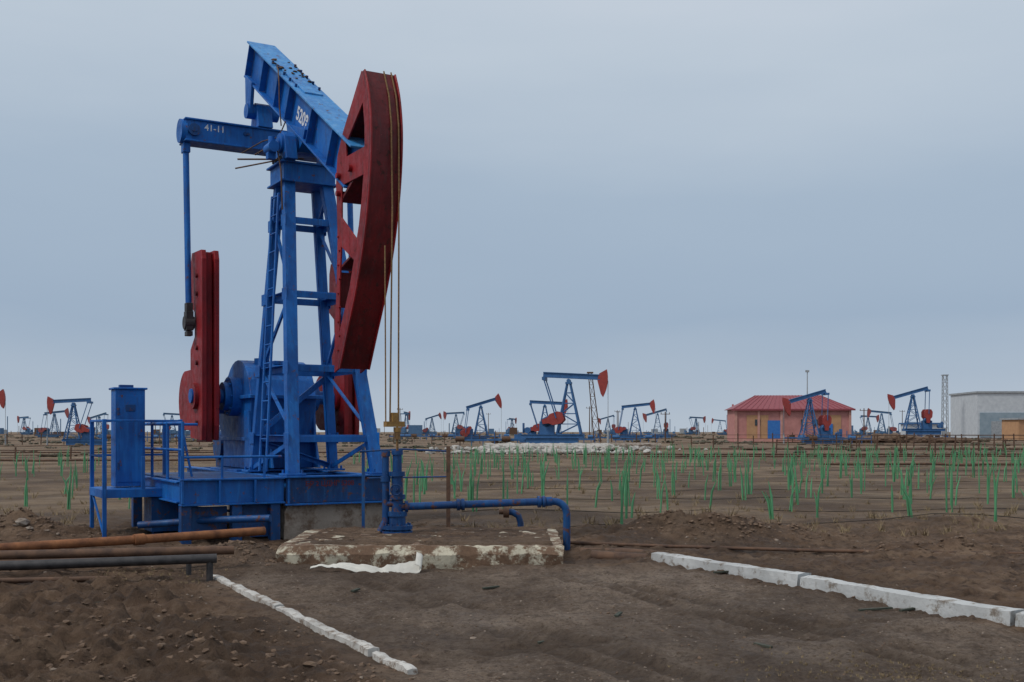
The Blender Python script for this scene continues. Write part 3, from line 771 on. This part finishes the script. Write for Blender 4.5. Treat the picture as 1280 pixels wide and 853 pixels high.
def manifold(x,y,w,seed):
    random.seed(seed); mb=MB(); mb.mi=0
    z=gz(x,y)
    mb.bar((x-w/2,y,z+.7),(x+w/2,y,z+.7),.2)
    k=int(w/1.1)
    for i in range(k):
        xx=x-w/2+w*i/max(1,k-1); h=U(.6,1.8); mb.mi=0 if R()<.75 else 1
        mb.bar((xx,y,z),(xx,y,z+h),.10)
        if R()<.4: mb.box((xx,y+.3,z+U(.6,1.0)),(U(.3,.8),.4,U(.3,.8)))
        if R()<.35: mb.cyl((xx-.5,y,z+.8),(xx+.5,y,z+.8),.3,n=12)
    mb.obj('pipe_manifold',[FARBLUE,BROWN])
manifold(-1.3,125,9,1); manifold(4,135,12,2); manifold(17,170,10,3); manifold(43,148,9,4); manifold(46,165,12,5); manifold(50,200,14,6); manifold(62,168,9,7); manifold(-12,210,22,8); manifold(26,230,12,9); manifold(-58,180,16,10)
random.seed(99)
RUB=worn('rubble',(.50,.48,.44),(.24,.18,.13),.52,.62,2)
mb=MB()
rough_bar(mb,(-2.0,84.5),(7.5,84.5),4,-.3,.95,.35,.12,2)
for i in range(700):
    x=random.gauss(2.6,3.2); y=U(80.5,82.8); r=U(.08,.34); mb.blob((x,y,gz(x,y)+r*.4+(.25 if y>81.8 else 0)),r,.35)
mb.obj('rubble_mound',[RUB])
mb=MB(); rough_bar(mb,(3,108),(14,108),6,-.1,.6,.6,.05); mb.obj('concrete_platform',[CONC])
mb=MB()
for i in range(300):
    x=random.gauss(54,4); y=U(155,163); r=U(.3,.9); mb.blob((x,y,.3+U(-.2,.6)*math.exp(-((x-54)/5)**2)),r,.3,.6)
mb.obj('dirt_mound',[CLOD])

# ------------------------------------------------------------------ buildings
def wallm(n_,c,d): return simple(n_,d,c,1.2,.9,.2,.02)
SALM=wallm('salmon_plaster',(.52,.235,.21),(.40,.175,.155)); ORNG=wallm('ochre_plaster',(.50,.29,.15),(.4,.22,.12)); ROOF=simple('red_roof_sheet',(.20,.035,.05),(.29,.065,.075),3,.5,.3,.02,(6,1,1))
DOORB=simple('blue_door',(.02,.13,.42),(.04,.18,.5),3,.5); GLASS=simple('dark_glass',(.03,.04,.05),(.07,.08,.09),2,.2)
WHT=simple('white_cladding',(.44,.47,.50),(.58,.61,.63),1,.6); GRB=simple('grey_blue_cladding',(.20,.27,.32),(.28,.35,.40),1,.6)
bl=empty('pump_station_building',(42.3,172,.1),math.radians(-4))
w,d,h=17.2,9,4.9
mb=MB(); mb.box((0,0,h/2),(w,d,h)); mb.mi=1; mb.box((-w/2+3.4,-d/2-.03,h/2-.3),(3.2,.06,h-1.2)); mb.box((w/2-3,-d/2-.03,h/2-.3),(3.0,.06,h-1.2))
mb.mi=2
for k in range(6): mb.box((-w/2+.2+k*(w-.4)/5,-d/2-.1,h/2),(.35,.2,h-.02))
mb.box((0,-d/2-.1,.25),(w+.1,.22,.5)); mb.obj('walls',[SALM,ORNG,wallm('light_trim',(.56,.30,.25),(.45,.23,.19))],bl)
mb=MB(); a_=w/2+.5;b_=d/2+.5
mb.add([(-a_,-b_,h),(a_,-b_,h),(a_,b_,h),(-a_,b_,h),(-a_+4.2,0,h+2.2),(a_-4.2,0,h+2.2)],[(0,1,5,4),(1,2,5),(2,3,4,5),(3,0,4),(3,2,1,0)])
for k in range(22):
    q=k/21; xb_=-a_+.3+q*(2*a_-.6); xt=-a_+4.2+q*(2*a_-8.4); mb.bar((xb_,-b_,h+.03),(xt,-.02,h+2.22),.07,.05)
mb.box((0,-b_-.02,h-.1),(2*a_,.06,.25)); mb.obj('roof',[ROOF],bl)
mb=MB(); mb.box((-2.6,-d/2-.09,1.6),(2.2,.12,3.2)); mb.box((5.2,-d/2-.12,1.35),(1.3,.1,2.7)); mb.obj('doors',[DOORB],bl)
mb=MB()
for xx in (-5.2,1.6,3.3): mb.box((xx,-d/2-.1,2.9),(.8,.1,.9))
mb.obj('windows',[GLASS],bl)
bl=empty('warehouse',(125,262,0),math.radians(-3))
mb=MB(); mb.box((0,0,5.2),(38,18,10.4)); mb.mi=1; mb.box((-10,-9.1,3.2),(17,.2,5.5)); mb.obj('walls',[WHT,GRB],bl)
mb=MB(); mb.box((0,0,10.6),(38.6,18.6,.4)); mb.obj('roof',[GREY],bl)
mb=MB(); mb.box((-14,-9.25,2),(4,.1,4)); mb.box((-6,-9.25,4),(1.6,.1,1)); mb.box((-2,-9.25,4),(1.6,.1,1)); mb.obj('doors',[GREY],bl)
bl=empty('brick_shed',(96,205,0),math.radians(4))
mb=MB(); mb.box((0,0,1.9),(10,6,3.8)); mb.obj('walls',[ORNG],bl)
mb=MB(); mb.box((0,0,3.95),(10.6,6.6,.3)); mb.obj('roof',[GREY],bl)
mb=MB(); mb.box((-3,-3.05,2),(1.2,.1,1.3)); mb.box((0,-3.05,1.3),(1.2,.1,2.6)); mb.obj('openings',[GLASS],bl)
bl=empty('site_hut',(84,230,0)); mb=MB(); mb.box((0,0,1.6),(7,4,3.2)); mb.mi=1; mb.box((0,0,3.3),(7.6,4.6,.3)); mb.box((-1,-2.05,1.1),(1,.1,2.2)); mb.obj('hut_body',[WHT,FARBLUE],bl)
def lattice(name,x,y,h,w0,w1,mat,lean=0,t=.12):
    mb=MB(); z0=gz(x,y); n_=max(4,int(h/1.5))
    def c(i,k):
        q=i/n_; w=w0+(w1-w0)*q; sx,sy=((-1,-1),(1,-1),(1,1),(-1,1))[k%4]; return (x+sx*w/2+lean*q,y+sy*w/2,z0+h*q)
    for k in range(4):
        mb.bar(c(0,k),c(n_,k),t)
        for i in range(n_): mb.bar(c(i,k),c(i+1,k+1),t*.6); mb.bar(c(i+1,k),c(i+1,k+1),t*.6)
    mb.box((x+lean,y,z0+h+.1),(w1+.4,w1+.4,.2)); return mb.obj(name,[mat])
lattice('communication_mast',100.5,260,14.5,1.2,.9,GREY)
lattice('workover_rig_mast',12.6,165,10.2,1.0,.5,BROWN,-1.1,.09)
def pole(x,y,h,arm=True,m=None):
    mb=MB(); mb.cyl((x,y,-.2),(x,y,h),.14,.09,8)
    if arm:
        mb.bar((x-.8,y,h-.4),(x+.8,y,h-.4),.1)
        for q in(-.7,0,.7): mb.cyl((x+q,y,h-.35),(x+q,y,h-.1),.06,n=6)
        mb.obj('utility_pole',[BROWN])
    else:
        mb.box((x,y,h),(.7,.4,.4)); mb.obj('light_mast',[GREY])
pole(58,220,13.5,False)
for x,y,h in ((-30,300,8),(31,330,8),(18,260,7.5),(70,300,8.5),(-105,300,8),(115,330,8),(-70,250,7),(38,400,9),(-8,380,8),(66,210,6),(26,190,5),(-45,240,7)): pole(x,y,h)
def fence(y,x0,x1,st,h,t=.10):
    mb=MB(); x=x0
    while x<x1:
        mb.bar((x,y+.02*x,gz(x,y)-.1),(x+U(-.08,.08),y+.02*x,gz(x,y)+h*U(.8,1.1)),t); x+=st*U(.75,1.25)
    for k in (.35,.65,.92):
        pts=[(q,y+.02*q,gz(q,y)+h*k) for q in [x0+(x1-x0)*i/40 for i in range(41)]]; mb.tube(pts,.022,4,False)
    mb.obj('wire_fence',[BROWN])
fence(112,10,75,2.0,1.4); fence(140,-75,-24,2.4,1.4); fence(76,18,50,2.6,1.1,.08); fence(150,-22,-2,2.2,1.4); fence(92,28,60,2.2,1.4); fence(62,-34,-14,2.5,.9,.07)
mb=MB()
for y,x0,x1 in ((66,8,40),(72,4,45),(95,10,60),(58,-28,-12),(80,-36,-8),(50,14,30)): mb.tube([(x,y+.03*x,gz(x,y)+.15) for x in [x0+(x1-x0)*i/30 for i in range(31)]],.06,6)
mb.obj('pipeline',[BROWN])
mb=MB()
for i in range(900):
    y=U(70,420); x=U(-.52,.52)*y; r=U(.15,.5)*(1 if y<150 else 1.5)
    for k in range(5):
        cx,cy=x+U(-1,1)*r*1.6,y+U(-1,1)*r
        mb.blob((cx,cy,gz(cx,cy)+r*.2),r*U(.35,.7),.45,.55)
mb.obj('distant_shrubs',[SHRUB],fix=False)
mb=MB()
for i in range(230):
    y=U(300,700); x=U(-.5,.5)*y; mb.mi=random.choice((0,0,1,2)); w=U(1,4); h=U(1,3.2)
    mb.box((x,y,h/2+.3),(w,w,h)) if R()<.5 else mb.bar((x,y,0),(x,y,h*2),.2)
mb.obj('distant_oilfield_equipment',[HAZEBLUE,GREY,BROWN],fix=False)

# ------------------------------------------------------------------ world, sun, camera
wd=bpy.data.worlds.new('World'); scene.world=wd; wd.use_nodes=True; nt=wd.node_tree; nt.nodes.clear()
out=N(nt,'ShaderNodeOutputWorld'); bg=N(nt,'ShaderNodeBackground'); bg.inputs['Strength'].default_value=.1
sky=N(nt,'ShaderNodeTexSky'); sky.sky_type='NISHITA'; sky.sun_disc=False; sky.sun_elevation=math.radians(50); sky.sun_rotation=math.radians(235); sky.dust_density=3
tc=N(nt,'ShaderNodeTexCoord'); sp=N(nt,'ShaderNodeSeparateXYZ'); nt.links.new(tc.outputs['Generated'],sp.inputs[0])
mp=N(nt,'ShaderNodeMapping'); mp.inputs['Scale'].default_value=(1.2,1.2,5); mp.inputs['Rotation'].default_value=(.1,.25,0); nt.links.new(tc.outputs['Generated'],mp.inputs[0])
nz=noise_n(nt,mp.outputs[0],1.3,5,.5)
zz_=math_n(nt,'MULTIPLY_ADD',nz,.20,math_n(nt,'SUBTRACT',sp.outputs['Z'],.10))
col=ramp(nt,zz_,[(0,(.48,.55,.63)),(.04,(.43,.51,.61)),(.12,(.34,.435,.56)),(.22,(.385,.48,.595)),(.32,(.51,.59,.68)),(.40,(.60,.66,.74)),(.8,(.66,.70,.75))])
sc=N(nt,'ShaderNodeVectorMath',operation='SCALE'); sc.inputs['Scale'].default_value=10; nt.links.new(col,sc.inputs[0])
c=mix(nt,.95,sky.outputs[0],sc.outputs[0]); nt.links.new(c,bg.inputs['Color']); nt.links.new(bg.outputs[0],out.inputs[0])
sd=bpy.data.lights.new('sun','SUN'); sd.energy=1.5; sd.angle=math.radians(11); sd.color=(1,.96,.91)
so=bpy.data.objects.new('sun',sd); scene.collection.objects.link(so)
d=V((-.72,-.42,1.0)); so.rotation_euler=d.to_track_quat('Z','Y').to_euler()
cam=bpy.data.cameras.new('camera'); co=bpy.data.objects.new('camera',cam); scene.collection.objects.link(co)
co.location=(0,0,1.6); co.rotation_euler=(math.pi/2,0,0); cam.lens=1400/1280*36; cam.sensor_width=36; cam.shift_y=113.5/1280; cam.clip_end=9000
scene.camera=co
scene.view_settings.view_transform='Standard'; scene.view_settings.look='None'; scene.view_settings.exposure=0
